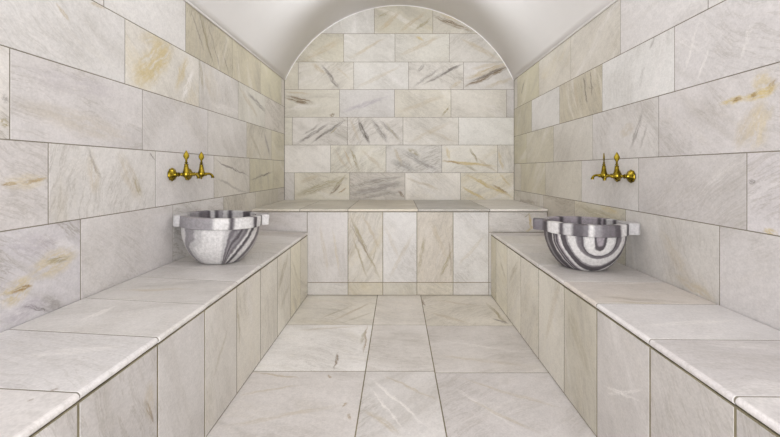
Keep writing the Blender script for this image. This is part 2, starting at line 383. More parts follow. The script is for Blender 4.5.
# --- floor -------------------------------------------------------------------
FL = Tiles('floor', lambda u, v, w: Vector((u, v, w - TH)), 41, gap=.0055, grout=GROUT_WET)
ys = [YN, -1.04, -.44, .16, .76, 1.355, 1.945, 2.525, YP + .03]
xs = [XL, -.168, .195, XR]
dy = [0, 0, -.025]
for r_ in range(len(ys) - 1):
    for c_ in range(3):
        e0 = dy[c_] if 0 < r_ else 0; e1 = dy[c_] if r_ < len(ys) - 2 else 0
        FL.add(xs[c_], xs[c_ + 1], ys[r_] + e0 * .6, ys[r_ + 1] + e1 * .6, pal=PAL)
def F(x, y, tint=None, vein=None, ang=None, gold=None): FL.set(on_floor(x, y), tint=tint, vein=vein, ang=ang, gold=gold)
def Fv(x1, y1, x2, y2, hw, c, k): FL.vein(on_floor(x1, y1), on_floor(x2, y2), hw, c, k)
F(330, 310, (.855, .835, .795), .35, .06, .15); F(400, 310, (.855, .832, .80), .2, .06, .05); F(470, 310, (.845, .822, .78), .35, .9, .1)
F(310, 345, (.905, .89, .875), .25, .05, .08); F(398, 345, (.835, .812, .79), .3, .02, .03); F(480, 350, (.815, .79, .77), .25, .97, .03)
F(290, 410, (.81, .785, .768), .25, .04, .06); F(400, 410, (.815, .795, .78), .35, .88, .03); F(500, 410, (.80, .775, .765), .3, .9, .03)
for a in [(487, 303, 507, 325, .02, 'olive', .75), (492, 318, 509, 324, .02, 'grey', .8), (421.8, 299, 425, 306, .012, 'brown', .9), (430, 312, 470, 324, .03, 'sand', .5), (435, 300, 480, 306, .02, 'sand', .5),
          (367, 326, 363.5, 353, .010, 'rust', .75), (366, 330, 360, 343, .012, 'olive', .7), (338, 353, 334, 369, .010, 'brown', .8), (300, 330, 360, 326, .02, 'sand', .4),
          (330, 322, 372, 302, .018, 'sand', .7), (318, 320, 355, 304, .014, 'olive', .5), (340, 323, 374, 312, .014, 'olive', .4),
          (328, 374, 332, 377, .008, 'rust', .8), (342, 407, 347, 402, .008, 'rust', .7), (347, 413, 351, 420, .008, 'rust', .6), (255, 372, 300, 378, .012, 'sand', .8),
          (240, 395, 300, 385, .012, 'sand', .5), (230, 425, 340, 405, .02, 'sand', .4),
          (372, 378, 425, 425, .012, 'white', .8), (368, 385, 405, 432, .010, 'white', .7), (385, 376, 436, 400, .012, 'sand', .6), (365, 410, 400, 434, .02, 'sand', .5),
          (450, 385, 520, 430, .015, 'white', .4), (460, 378, 560, 408, .014, 'sand', .5), (470, 400, 540, 434, .014, 'sand', .5), (440, 340, 520, 352, .02, 'white', .4), (435, 355, 530, 366, .02, 'sand', .35)]:
    Fv(*a)
structure(FL.build())

# --- vault -------------------------------------------------------------------
def vault():
    bm = bmesh.new()
    a = (XR - XL) / 2 - .010; cx = (XR + XL) / 2; sag = .805
    rad = (a * a + sag * sag) / (2 * sag); cz = ZSPR + sag - rad
    half = math.asin(min(1, a / rad)); 
    if cz > ZSPR: half = PI - half
    N, t = 64, .05
    rows = []
    for y in (YN - .05, YB + .05):
        inn = []; out = []
        for i in range(N + 1):
            th = -half + 2 * half * i / N
            inn.append(bm.verts.new((cx + rad * math.sin(th), y, cz + rad * math.cos(th))))
            out.append(bm.verts.new((cx + (rad + t) * math.sin(th) , y, cz + (rad + t) * math.cos(th))))
        rows.append((inn, out))
    (i0, o0), (i1, o1) = rows
    for k in range(N):
        bm.faces.new((i0[k], i0[k + 1], i1[k + 1], i1[k])).smooth = True
        bm.faces.new((o0[k + 1], o0[k], o1[k], o1[k + 1])).smooth = True
        bm.faces.new((i0[k + 1], i0[k], o0[k], o0[k + 1])); bm.faces.new((i1[k], i1[k + 1], o1[k + 1], o1[k]))
    for k in (0, N):
        bm.faces.new((i0[k], i1[k], o1[k], o0[k]))
    bmesh.ops.recalc_face_normals(bm, faces=bm.faces)
    me = bpy.data.meshes.new('ceiling'); bm.to_mesh(me); bm.free(); me.materials.append(PLASTER)
    o = bpy.data.objects.new('ceiling', me); COL.objects.link(o)
    structure(o)
    # plaster bead along the arch and along the two side walls
    def bead(nm, path, side, ax):
        bm = bmesh.new(); rg = []
        for p, nrm in path:
            rg.append([bm.verts.new(Vector(p) + Vector(nrm) * ((.007) * math.cos(q)) + Vector(ax) * ((.007) * math.sin(q))) for q in [2 * PI * h / 10 for h in range(10)]])
        for a_, b_ in zip(rg[:-1], rg[1:]):
            for h in range(10): bm.faces.new((a_[h], a_[(h + 1) % 10], b_[(h + 1) % 10], b_[h])).smooth = True
        bm.faces.new(rg[0]); bm.faces.new(rg[-1])
        bmesh.ops.recalc_face_normals(bm, faces=bm.faces)
        me = bpy.data.meshes.new(nm); bm.to_mesh(me); bm.free(); me.materials.append(PLASTER)
        ob = bpy.data.objects.new(nm, me); COL.objects.link(ob); structure(ob)
    arc = [-half + 2 * half * k / 64 for k in range(65)]
    bead('trim_1', [((cx + (rad + .002) * math.sin(t_), YB - .003, cz + (rad + .002) * math.cos(t_)), (math.sin(t_), 0, math.cos(t_))) for t_ in arc], 0, (0, 1, 0))
    for nm, sx in (('trim_2', -1), ('trim_3', 1)):
        x_ = cx + sx * (a + .004)
        bead(nm, [((x_, y_, ZSPR + .002), (1, 0, 0)) for y_ in (YN, YB - .01)], sx, (0, 0, 1))
    return o
vault()

# ------------------------------------------------------------------ things
def thing(name, label, cat, loc=(0, 0, 0), rz=0, group=None):
    o = bpy.data.objects.new(name, None); COL.objects.link(o)
    o.location = loc; o.rotation_euler = (0, 0, rz); o.empty_display_size = .1
    o['label'] = label; o['category'] = cat
    if group: o['group'] = group
    return o

def slab_run(name, slabs, prof, place, mat, parent):
    """slabs with a rounded front edge. prof: outline points (a, z, u) across the slab; place(a, b, z) -> world;
    slabs: list of (b0, b1, cell, dz, da)"""
    bm = bmesh.new(); uvl = bm.loops.layers.uv.new('UVMap')
    fi = bm.faces.layers.float.new('tile_id'); ft = bm.faces.layers.float_color.new('tile_tint'); fv = bm.faces.layers.float_color.new('tile_vein')
    for i, (b0, b1, c, dz, da) in enumerate(slabs):
        n = len(prof); g = .0026; e = .0008
        rings = []
        for (b, inset) in ((b0 + g, e), (b0 + g + e, 0), (b1 - g - e, 0), (b1 - g, e)):
            ring = []
            for (a, z, u, na, nz) in prof:
                ring.append((bm.verts.new(place(a + (da if abs(na) > 0 else 0) - na * inset, b, z + dz - nz * inset)), u, b))
            rings.append(ring)
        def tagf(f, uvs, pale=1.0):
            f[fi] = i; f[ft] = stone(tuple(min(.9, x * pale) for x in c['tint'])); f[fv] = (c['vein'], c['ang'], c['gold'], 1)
            for l, q in zip(f.loops, uvs): l[uvl].uv = q
        for r0, r1 in zip(rings[:-1], rings[1:]):
            for k in range(n):
                m = (k + 1) % n
                q = (r0[k], r0[m], r1[m], r1[k])
                f = bm.faces.new([x[0] for x in q]); uvs = [(x[1], x[2]) for x in q]
                tagf(f, uvs, 1.07 if 0 < k < n - 2 else 1.0)  # rounded edge tinted lighter, in place of light caught from above
        for r in (rings[0], rings[-1]):
            f = bm.faces.new([x[0] for x in r]); tagf(f, [(x[1], x[2]) for x in r])
    ends = []
    for b in (slabs[0][0] + .002, slabs[-1][1] - .002):                 # grout that fills the joints
        ends.append([bm.verts.new(place(a - na * .0032, b, z - abs(nz) * (.0011 if nz > 0 else -.0011))) for (a, z, u, na, nz) in prof])
    for k in range(len(prof)):
        m = (k + 1) % len(prof)
        bm.faces.new((ends[0][k], ends[0][m], ends[1][m], ends[1][k])).material_index = 1
    for e_ in ends: bm.faces.new(e_).material_index = 1
    bmesh.ops.recalc_face_normals(bm, faces=bm.faces)
    me = bpy.data.meshes.new(name); bm.to_mesh(me); bm.free(); me.materials.append(mat); me.materials.append(GROUT)
    o = bpy.data.objects.new(name, me); COL.objects.link(o); o.parent = parent
    return o

def nosing_profile(a_in, a_out, z_in, z_out, t):
    """slab section from the wall (a_in) to the free rounded edge (a_out)"""
    d = 1 if a_out > a_in else -1
    r = t * .5
    P = [(a_in, z_in, 0.0, 0, 1)]
    W = abs(a_out - a_in)
    steps = 7
    for k in range(steps + 1):
        th = PI / 2 - PI * k / steps
        ca, sa = math.cos(th), math.sin(th)
        P.append((a_out - d * r + d * r * ca, z_out - r + r * sa, W - r + r * (PI / 2 - th), d * ca, sa))
    P.append((a_in, z_in - t, W + .5, 0, -1))
    return P

rng = random.Random(5)
def cell(tint=None, vein=None, ang=None, gold=None, pal=PAL):
    return dict(tint=tint or rng.choice(pal), vein=rng.uniform(.1, .5) if vein is None else vein,
                ang=rng.uniform(-.05, .25) % 1 if ang is None else ang, gold=max(0, rng.uniform(-.2, .2)) if gold is None else gold)

def bench(label, side, face_x, wall_x, z_edge, z_wall, top_b, front_b, top_t, front_t, front_strokes, top_strokes):
    root = thing('marble_bench', label, 'bench', ((face_x + wall_x) / 2, (YN + YP) / 2, 0))
    loc = root.location
    T = .021
    nose = face_x - side * .004             # nosing oversails the riser towards the aisle
    prof = nosing_profile(wall_x - side * .005, nose, z_wall, z_edge, T)
    y_end = YP - .004
    bs = [YN + .005] + [b for b in top_b if YN + .1 < b < y_end - .02] + [y_end]
    slabs = []
    for i in range(len(bs) - 1):
        slabs.append((bs[i], bs[i + 1], top_t[i] if i < len(top_t) else cell(), rng.uniform(-.0003, .0003), rng.uniform(-.0018, .0018)))
    strokes = []
    for (p, q, hw, c, k) in top_strokes:
        ym = (p[1] + q[1]) / 2
        for i, s in enumerate(slabs):
            if s[0] <= ym <= s[1]:
                strokes.append((i, abs(p[0] - wall_x), p[1], abs(q[0] - wall_x), q[1], hw, c, k))
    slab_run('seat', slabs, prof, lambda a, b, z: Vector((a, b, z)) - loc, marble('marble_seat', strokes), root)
    # riser: slabs set on edge against the masonry
    sgn = -side
    zt = min(z_edge, z_wall) - T - .0015
    FR = Tiles('front_panel', lambda u, v, w: Vector((face_x + side * TH + sgn * w, u, v)) - loc, 3 if side > 0 else 4, gap=.0075, grout=GROUT_WET)
    fb = [YN + .005] + [b for b in front_b if YN + .1 < b < y_end - .02] + [y_end]
    for i in range(len(fb) - 1):
        c = front_t[i] if i < len(front_t) else cell()
        FR.add(fb[i], fb[i + 1], .002, z_edge - T - .0025, c['tint'], c['vein'], c['ang'], c['gold'])
    for (p, q, hw, c, k) in front_strokes: FR.vein(p, q, hw, c, k)
    FR.build(parent=root, flip=(side > 0))
    o = box('masonry_core', min(face_x + side * .07, wall_x - side * .004), max(face_x + side * .07, wall_x - side * .004), YN + .005, y_end, .001, zt - .003, STONE, root)
    for v in o.data.vertices: v.co -= loc
    return root

def fill_down(bs, step=.298):
    bs = sorted(bs)
    while bs[0] - step > YN + .1: bs.insert(0, bs[0] - step)
    return bs

# left bench
fl = fill_down([on_bl(x, 0)[0] for x in (78.6, 157.7, 204.9, 236.9, 260.7, 277.5, 290.5, 300.8)])
tl = list(fl)                                         # seat slabs are as wide as the slabs below
def pick(bs, spec, pal=PAL):
    e = [YN + .005] + [b for b in bs if YN + .1 < b < YP - .022] + [YP]
    out = []
    for a, b in zip(e[:-1], e[1:]):
        m = (a + b) / 2; c = None
        for (y, kw) in spec:
            if a <= y < b: c = cell(**kw)
        out.append(c or cell(pal=pal))
    return out
PINK = dict(tint=(.81, .788, .78), vein=.2, gold=0)
top_l = pick(tl, [(.75, dict(tint=(.80, .778, .765), vein=.25, ang=.95, gold=.02)), (1.05, dict(tint=(.825, .81, .805), vein=.2, ang=.03, gold=0)),
                  (1.33, dict(tint=(.80, .782, .765), vein=.35, ang=.95, gold=.03)), (1.65, dict(tint=(.775, .755, .735), vein=.3, ang=.95, gold=.05)),
                  (1.95, dict(tint=(.80, .78, .765), vein=.2, gold=.03)), (2.25, dict(tint=(.81, .79, .77), vein=.2)), (2.55, dict(tint=(.80, .78, .755), vein=.2)), (2.85, dict(tint=(.81, .79, .77), vein=.2))])
front_l = pick(fl, [(.75, dict(tint=(.775, .75, .735), vein=.3, ang=.2, gold=.02)), (1.0, dict(tint=(.77, .748, .735), vein=.35, ang=.2, gold=.05)), (1.3, dict(tint=(.785, .765, .75), vein=.25, ang=.2, gold=.02)),
                    (1.6, dict(tint=(.825, .805, .775), vein=.2, ang=.2, gold=.12)), (1.9, dict(tint=(.845, .825, .785), vein=.3, ang=.2, gold=.1)), (2.2, dict(tint=(.87, .852, .812), vein=.25, ang=.2, gold=.08)),
                    (2.45, dict(tint=(.885, .868, .825), vein=.25, ang=.2, gold=.1)), (2.75, dict(tint=(.88, .862, .80), vein=.4, ang=.15, gold=.3)), (3.0, dict(tint=(.86, .842, .79), vein=.4, gold=.15))])  # far slabs tinted lighter to make up for dimmer light there
bench('long marble tiled bench along the left wall, under the mostly white basin', -1, BL, XL, .530, .555, tl, fl, top_l, front_l,
      [(on_bl(*a), on_bl(*b), hw, c, k) for a, b, hw, c, k in [((146, 400), (153, 425), .012, 'brown', .7), ((150, 380), (150, 420), .03, 'sand', .4), ((237, 295), (240, 345), .015, 'olive', .5),
        ((213, 380), (228, 330), .012, 'olive', .4), ((278, 290), (288, 255), .04, 'olive', .5), ((280, 310), (289, 285), .03, 'olive', .4), ((292, 260), (299, 285), .02, 'olive', .4)]],
      [(on_seat(*a), on_seat(*b), hw, c, k) for a, b, hw, c, k in [((48, 391), (58, 387), .008, 'brown', .6), ((30, 400), (32, 398), .006, 'brown', .5), ((80, 325), (115, 308), .02, 'white', .5),
        ((20, 360), (120, 345), .03, 'white', .4), ((140, 290), (220, 280), .03, 'grey', .25), ((120, 294), (190, 290), .02, 'sand', .5)]])
# right bench
fr = fill_down([on_br(x, 0)[0] for x in (735, 649.8, 596.7, 564, 538.6, 520.7, 507, 496)])
tr = list(fr)
top_r = pick(tr, [(.7, dict(tint=(.80, .778, .77), vein=.2, gold=0)), (1.0, dict(tint=(.79, .768, .763), vein=.2, ang=.97, gold=0)), (1.3, dict(tint=(.81, .793, .787), vein=.2, ang=.05, gold=0)),
                  (1.58, dict(tint=(.78, .75, .72), vein=.25, ang=.02, gold=.08)), (1.9, dict(tint=(.805, .782, .765), vein=.2, gold=.02)), (2.2, dict(tint=(.80, .78, .76), vein=.2)), (2.5, dict(tint=(.81, .79, .765), vein=.2)), (2.75, dict(tint=(.81, .79, .76), vein=.25, gold=.1))])
front_r = pick(fr, [(.7, dict(tint=(.745, .722, .705), vein=.35, ang=.8, gold=0)), (1.0, dict(tint=(.765, .742, .722), vein=.3, ang=.85, gold=.02)), (1.3, dict(tint=(.775, .752, .735), vein=.25, ang=.85, gold=.04)), (1.6, dict(tint=(.77, .75, .70), vein=.35, ang=.8, gold=.1)),
                    (1.9, dict(tint=(.85, .832, .79), vein=.25, gold=.08)), (2.2, dict(tint=(.87, .852, .808), vein=.25, gold=.1)), (2.45, dict(tint=(.89, .872, .825), vein=.25, gold=.1)), (2.75, dict(tint=(.88, .862, .805), vein=.3, gold=.2)), (3.0, dict(tint=(.80, .78, .71), vein=.4, gold=.1))])  # slabs farther in lightened where less light reaches
bench('long marble tiled bench along the right wall, with the ring-striped basin on it', 1, BR, XR, .530, .526, tr, fr, top_r, front_r,
      [(on_br(*a), on_br(*b), hw, c, k) for a, b, hw, c, k in [((603, 385), (640, 400), .008, 'white', .6), ((606, 395), (642, 388), .008, 'white', .5), ((566, 300), (590, 380), .05, 'olive', .3), ((545, 340), (560, 280), .03, 'sand', .4), ((500, 262), (506, 280), .03, 'olive', .4), ((510, 280), (518, 262), .03, 'olive', .4)]],
      [(on_seat(*a), on_seat(*b), hw, c, k) for a, b, hw, c, k in [((600, 295), (690, 301), .02, 'brown', .35), ((640, 325), (740, 318), .02, 'white', .4), ((610, 300), (680, 303), .02, 'sand', .5)]])

# --- raised platform at the end ---------------------------------------------
plat = thing('marble_platform', 'raised marble tiled platform across the end of the room under the arch', 'platform', ((XL + XR) / 2, (YP + YB) / 2, 0))
pl = plat.location.copy()
PT = .021
FP = Tiles('front_panel', lambda u, v, w: Vector((u, YP + TH - w, v)) - pl, 71, gap=.005, grout=GROUT_WET)
SK = Tiles('skirting', lambda u, v, w: Vector((u, YP + TH - w, v)) - pl, 72, gap=.005, grout=GROUT_WET)
fx = [on_face(x, 0)[0] for x in (307.2, 348, 382.8, 416.9, 453.1, 488.8)]
ft = [(.82, .798, .785), (.81, .788, .75), (.83, .815, .80), (.80, .772, .73), (.825, .812, .795)]
fvv = [.2, .45, .3, .3, .3]; fa = [.22, .82, .15, .8, .12]; fg = [.04, .3, .05, .15, .02]
for i in range(5):
    FP.add(fx[i], fx[i + 1], .108, ZP - PT - .003, ft[i], fvv[i], fa[i], fg[i])
    SK.add(fx[i], fx[i + 1], .002, .108, [(.80, .78, .755), (.78, .755, .70), (.775, .755, .71), (.79, .765, .715), (.80, .78, .755)][i], .3, None, [.05, .2, .1, .2, .05][i])
for (x0, x1, tnt, gg) in ((XL + .004, fx[0], (.80, .775, .762), .03), (fx[-1], XR - .004, (.81, .79, .765), .1)):
    FP.add(x0, x1, .53, ZP - PT - .003, tnt, .25, .03, gg); FP.add(x0, x1, .108, .53, tnt, .2); SK.add(x0, x1, .002, .108)
for a in [(349, 214, 379, 278, .020, 'olive', .75), (352, 235, 368, 279, .014, 'olive', .6), (362, 214, 381, 250, .016, 'sand', .8), (378, 245, 366, 276, .012, 'olive', .5), (350, 224, 372, 262, .012, 'brown', .5),
          (388, 280, 414, 232, .02, 'sand', .35), (384, 225, 400, 260, .02, 'sand', .3), (418, 275, 425, 235, .018, 'olive', .6), (440, 278, 452, 250, .02, 'olive', .6), (430, 220, 448, 260, .03, 'sand', .5), (449, 240, 452, 280, .01, 'brown', .5),
          (320, 225, 328, 275, .02, 'sand', .35), (333, 230, 340, 275, .015, 'gold', .3), (459, 265, 485, 235, .02, 'sand', .35),
          (529, 214, 532, 229, .014, 'gold', .9), (524, 217, 530, 213, .010, 'olive', .7), (526, 232, 536, 226, .012, 'gold', .7)]:
    FP.vein(on_face(a[0], a[1]), on_face(a[2], a[3]), *a[4:])
FP.build(parent=plat); SK.build(parent=plat)
prof = nosing_profile(YB - .006, YP - .012, ZP + .003, ZP, PT)
px = [XL + .003] + [on_face(x, 0)[0] for x in (300, 348, 418, 489.5)] + [XR - .003]
tt = [dict(tint=(.79, .77, .725), vein=.4, ang=.2, gold=.15), dict(tint=(.785, .765, .72), vein=.4, ang=.2, gold=.15), dict(tint=(.79, .765, .715), vein=.4, ang=.2, gold=.15),
      dict(tint=(.73, .715, .685), vein=.5, ang=.2, gold=.05), dict(tint=(.82, .80, .77), vein=.25, ang=.2, gold=.1)]
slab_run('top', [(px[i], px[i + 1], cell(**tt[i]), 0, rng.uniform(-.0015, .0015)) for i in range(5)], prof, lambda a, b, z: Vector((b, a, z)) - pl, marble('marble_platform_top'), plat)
o = box('masonry_core', XL + .004, XR - .004, YP + .07, YB - .004, .001, ZP - PT - .004, STONE, plat)
for v in o.data.vertices: v.co -= pl

# ------------------------------------------------------------------ basins
def banded(name, stops, wob, frn):
    """grey and white banded marble: the band coordinate is carried by the stone"""
    m, nt, b = nodes_of(name); g = G(nt)
    f = g.attr('band').outputs['Fac']
    tc = g.n('ShaderNodeTexCoord').outputs['Object']
    f = g.math('ADD', f, g.math('MULTIPLY', g.math('SUBTRACT', g.noise(tc, 9.0, 4.0, .6), .5), wob))
    f = g.math('ADD', f, g.math('MULTIPLY', g.math('SUBTRACT', g.noise(tc, 60.0, 3.0, .6), .5), frn))
    cv = g.n('ShaderNodeCombineXYZ'); g.put(cv.inputs[0], f)
    lines = g.noise(cv.outputs[0], 95.0, 3.0, .7)
    c = None
    for q in range(0, len(stops), 30):                                  # a colour ramp holds 32 stops
        part = stops[q:q + 30]
        r = g.n('ShaderNodeValToRGB'); r.color_ramp.interpolation = 'LINEAR'
        e = r.color_ramp.elements
        e[0].position, e[0].color = part[0][0], lin(part[0][1]); e[1].position, e[1].color = part[-1][0], lin(part[-1][1])
        for p, cc in part[1:-1]:
            x = e.new(p); x.color = lin(cc)
        nt.links.new(f, r.inputs[0])
        c = r.outputs[0] if c is None else g.mix(g.math('GREATER_THAN', f, part[0][0] - 1e-4), c, r.outputs[0])
    gr = g.noise(tc, 75.0, 4.0, .7)
    c = g.vmath('SCALE', c, g.math('MULTIPLY', g.ramp(gr, .3, .7, .84, 1.12), g.ramp(lines, .3, .7, .93, 1.04)))
    nt.links.new(c, b.inputs['Base Color'])
    b.inputs['Roughness'].default_value = .5; b.inputs['Specular IOR Level'].default_value = .3
    bp = g.n('ShaderNodeBump'); bp.inputs['Strength'].default_value = .12; bp.inputs['Distance'].default_value = .003
    nt.links.new(gr, bp.inputs['Height']); nt.links.new(bp.outputs[0], b.inputs['Normal'])
    return m

def bands(seq):
    """seq of (width, grey); returns soft-edged ramp stops over 0..1 (at most 32)"""
    tot = sum(w for w, _ in seq); p = 0; st = []
    C = {'w': (.80, .79, .785), 'l': (.71, .70, .70), 'm': (.55, .535, .545), 'd': (.42, .40, .415), 'k': (.32, .30, .315), 'p': (.59, .56, .58)}
    for w, k in seq:
        w = w / tot; e = min(.006, w * .25)
        st.append((p + e, C[k])); st.append((p + w - e, C[k])); p += w
    return st[1:-1]

def smooth_obj(name, bm, mat, parent, angle=40):
    bmesh.ops.recalc_face_normals(bm, faces=bm.faces)
    me = bpy.data.meshes.new(name); bm.to_mesh(me); bm.free()
    if mat: me.materials.append(mat)
    for p in me.polygons: p.use_smooth = True
    me.set_sharp_from_angle(angle=math.radians(angle))
    o = bpy.data.objects.new(name, me); COL.objects.link(o)
    if parent: o.parent = parent
    return o

def rim_outline(th, xe0, xe1):
    """outer edge of the rim; two lugs on the axis th = 0 and PI, arcs of 100 degrees between them"""
    a = abs((th + PI) % (2 * PI) - PI); a = min(a, PI - a)             # 0 at a lug, PI/2 between lugs
    d = math.degrees(a)
    r = .2205
    if d < 40:                                                          # hollow shoulder beside the lug
        r -= .009 * min(1, (40 - d) / 2.5)
        r += .004 * math.sin(PI * max(0, min(1, (d - 13) / 27)))
    xe, yh, rc = (xe0 if math.cos(th) > 0 else xe1), .044, .014                                       # lug: square tongue with rounded corners
    if d < 20:
        y = math.sin(a); best = r
        for k in range(40):                                             # march outwards to the tongue's edge
            q = .2 + .06 * k / 39
            X, Y = q * math.cos(a), q * math.sin(a)
            dx, dy = max(0, X - (xe - rc)), max(0, Y - (yh - rc))
            if (dx > 0 and dy > 0 and math.hypot(dx, dy) <= rc) or (dx == 0 and Y <= yh) or (dy == 0 and X <= xe): best = max(best, q)
        r = best
    return r
def inner_outline(th):
    k = 8
    u = (th * k / (2 * PI)) % 1.0
    return .172 + .007 * math.sin(PI * u)

OVAL = .87                                           # the basins are a little wider than deep
def make_basin(name, label, loc, rz, H, bowl_seq, rim_seq, bowl_band, rim_band, tilt, lugs, wob):
    root = thing(name, label, 'basin', loc, rz, 'striped marble wash basins')
    root.rotation_euler = (Matrix.Rotation(tilt, 3, 'Y') @ Matrix.Rotation(rz, 3, 'Z')).to_euler()   # set square on the sloping seat
    zb = H - .059                                    # underside of the rim
    prof = [(0, 0), (.06, 0), (.090, 0), (.098, .003), (.107, .010), (.120, .023), (.1335, .039), (.146, .057), (.157, .077), (.166, .098), (.173, .119), (.1795, .142), (.1835, .165), (.185, zb - .004), (.185, zb)]
    prof = [(r * 1.082, z) for r, z in prof]
    inner = [(.170, zb), (.168, zb - .02), (.162, zb - .05), (.150, zb - .09), (.12, zb - .13), (.08, zb - .155), (.03, zb - .165), (0, zb - .166)]
    N = 180
    bm = bmesh.new(); bl = bm.verts.layers.float.new('band')
    full = prof + inner
    fine = []
    for (r0, z0), (r1, z1) in zip(full[:-1], full[1:]):
        n = max(1, int(math.hypot(r1 - r0, z1 - z0) / .011))
        fine += [(r0 + (r1 - r0) * k / n, z0 + (z1 - z0) * k / n) for k in range(n)]
    fine.append(full[-1])
    rings = []
    for (r, z) in fine:
        if r == 0:
            v = bm.verts.new((0, 0, z)); v[bl] = bowl_band(0, z, 0); rings.append([v]); continue
        ring = []
        for i in range(N):
            th = 2 * PI * i / N
            v = bm.verts.new((r * math.cos(th), OVAL * r * math.sin(th), z)); v[bl] = bowl_band(th, z, r); ring.append(v)
        rings.append(ring)
    for a, b in zip(rings[:-1], rings[1:]):
        for i in range(N):
            j = (i + 1) % N
            if len(a) == 1: bm.faces.new((a[0], b[i], b[j]))
            elif len(b) == 1: bm.faces.new((a[i], a[j], b[0]))
            else: bm.faces.new((a[i], a[j], b[j], b[i]))
    smooth_obj('bowl', bm, banded(name + '_bowl', bands(bowl_seq), wob, .014), root)
    # rim with lugs
    N = 360
    bm = bmesh.new(); bl = bm.verts.layers.float.new('band')
    lev = []
    for kind, inset, z in (('i', 0, zb - .001), ('i', 0, H - .004), ('i', -.004, H), ('o', .005, H), ('o', .0015, H - .0025), ('o', 0, H - .006), ('o', 0, zb + .003), ('o', .003, zb), ('b', 0, zb)):
        ring = []
        for i in range(N):
            th = 2 * PI * i / N
            if kind == 'i': r = inner_outline(th) - inset
            elif kind == 'o': r = rim_outline(th, *lugs) - inset
            else: r = .188
            v = bm.verts.new((r * math.cos(th), OVAL * r * math.sin(th), z)); v[bl] = rim_band(th, r * math.cos(th), r * math.sin(th)); ring.append(v)
        lev.append(ring)
    lev.append(lev[0])
    for a, b in zip(lev[:-1], lev[1:]):
        for i in range(N):
            j = (i + 1) % N
            bm.faces.new((a[i], a[j], b[j], b[i]))
    smooth_obj('rim', bm, banded(name + '_rim', bands(rim_seq), .016, .005), root, 30)
    return root

def degs(marks):
    """bands given as (kind, end angle), from -180 degrees"""
    p = -180; o = []
    for k, e in marks: o.append((e - p, k)); p = e
    return o
def wrapdeg(a): return (a + 180) % 360 - 180

# left basin: white bowl, dark stripes sweeping down its right side
ROT_L = math.radians(28)
def bb_left(th, z, r):
    a = wrapdeg(math.degrees(th + ROT_L) + 65)                         # 0 faces the aisle's near end, + to the right
    if -90 < a < 0:
        a += 60 * max(0, min(1, (.15 - z) / .05)) * max(0, 1 - abs(a + 50) / 30) * .35
    else:
        a += 32 * max(0, .197 - z) / .197 * min(1, max(0, a) / 15)
    return min(.998, max(.002, .5 + a / 360.0))
def rb_left(th, x, y):
    a = wrapdeg(math.degrees(th + ROT_L) + 65)
    return min(.998, max(.002, .5 + a / 360.0))
SEQ_BL = degs([('l', -110), ('d', -100), ('w', -60), ('m', -40), ('l', -27), ('w', 5), ('l', 15), ('d', 22), ('m', 26), ('k', 32), ('m', 35), ('d', 42), ('w', 46), ('k', 54), ('w', 68), ('d', 80), ('l', 180)])
SEQ_RL = degs([('m', -173), ('k', -166), ('l', -158), ('k', -153), ('d', -135), ('m', -112), ('l', -72), ('m', -11), ('w', 9), ('k', 15), ('w', 45), ('k', 53), ('w', 68), ('k', 77), ('w', 86), ('k', 93), ('l', 122), ('k', 140), ('l', 163), ('k', 171), ('l', 180)])
make_basin('wash_basin', 'striped marble basin on the left bench, mostly white bowl with dark streaks', (-.999, 2.09, .5442), ROT_L, .262,
           SEQ_BL, SEQ_RL, bb_left, rb_left, math.radians(3.0), (.25, .238), .035)

# right basin: bands nested one inside the other below the rim
ROT_R = math.radians(-21)
def bb_right(th, z, r):
    a = math.radians(wrapdeg(math.degrees(th + ROT_R) + 117 - 22))
    x = a * .195 * (.85 if a > 0 else 1.0); dz = max(0, .200 - z)
    q = max(0, min(1, (math.hypot(x, dz) - .07) / .06)); q = q * q * (3 - 2 * q)
    d = math.hypot(x, dz * (.3 + .6 * q))
    return min(.998, max(.002, d / .42))
def rb_right(th, x, y):
    a = wrapdeg(math.degrees(th + ROT_R) + 117)
    return min(.998, max(.002, .5 + a / 360.0))
SEQ_BR = [(18, 'p'), (12, 'k'), (38, 'w'), (7, 'l'), (10, 'k'), (20, 'd'), (6, 'm'), (40, 'w'), (7, 'm'), (26, 'k'), (15, 'w'), (8, 'p'), (12, 'k'), (5, 'm'), (12, 'k'), (8, 'l'), (40, 'k'), (26, 'm'), (120, 'k')]
SEQ_RR = degs([('p', -176), ('k', -169), ('p', -142), ('k', -133), ('p', -100), ('l', -88), ('d', -62), ('k', -52), ('w', -30), ('k', -24), ('l', -13), ('k', 2), ('d', 7), ('w', 13), ('m', 22), ('d', 41), ('k', 50), ('w', 66), ('k', 73), ('l', 118), ('k', 127), ('l', 140), ('k', 147), ('p', 151), ('k', 158), ('p', 180)])
make_basin('wash_basin', 'striped marble basin on the right bench, nested curved grey bands down its bowl', (1.008, 2.01, .5298), ROT_R, .252,
           SEQ_BR, SEQ_RR, bb_right, rb_right, 0, (.258, .258), .07)

# ------------------------------------------------------------------ taps
def brass(name, dark, rough, bump):
    m, nt, b = nodes_of(name); g = G(nt)
    tc = g.n('ShaderNodeTexCoord').outputs['Object']
    f = g.noise(tc, 40, 4, .6)
    c = g.mix(g.ramp(f, .35, .7), lin((.68 * dark, .59 * dark, .20 * dark)), lin((.34 * dark, .29 * dark, .075 * dark)))
    nt.links.new(c, b.inputs['Base Color'])
    b.inputs['Metallic'].default_value = 1.0; b.inputs['Roughness'].default_value = rough
    bp = g.n('ShaderNodeBump'); bp.inputs['Strength'].default_value = bump; bp.inputs['Distance'].default_value = .002
    nt.links.new(g.noise(tc, 210, 2, .5), bp.inputs['Height']); nt.links.new(bp.outputs[0], b.inputs['Normal'])
    return m
BRASS = brass('polished_brass', 1.0, .24, .08)
BRASS_LEAF = brass('engraved_brass', .84, .42, .9)

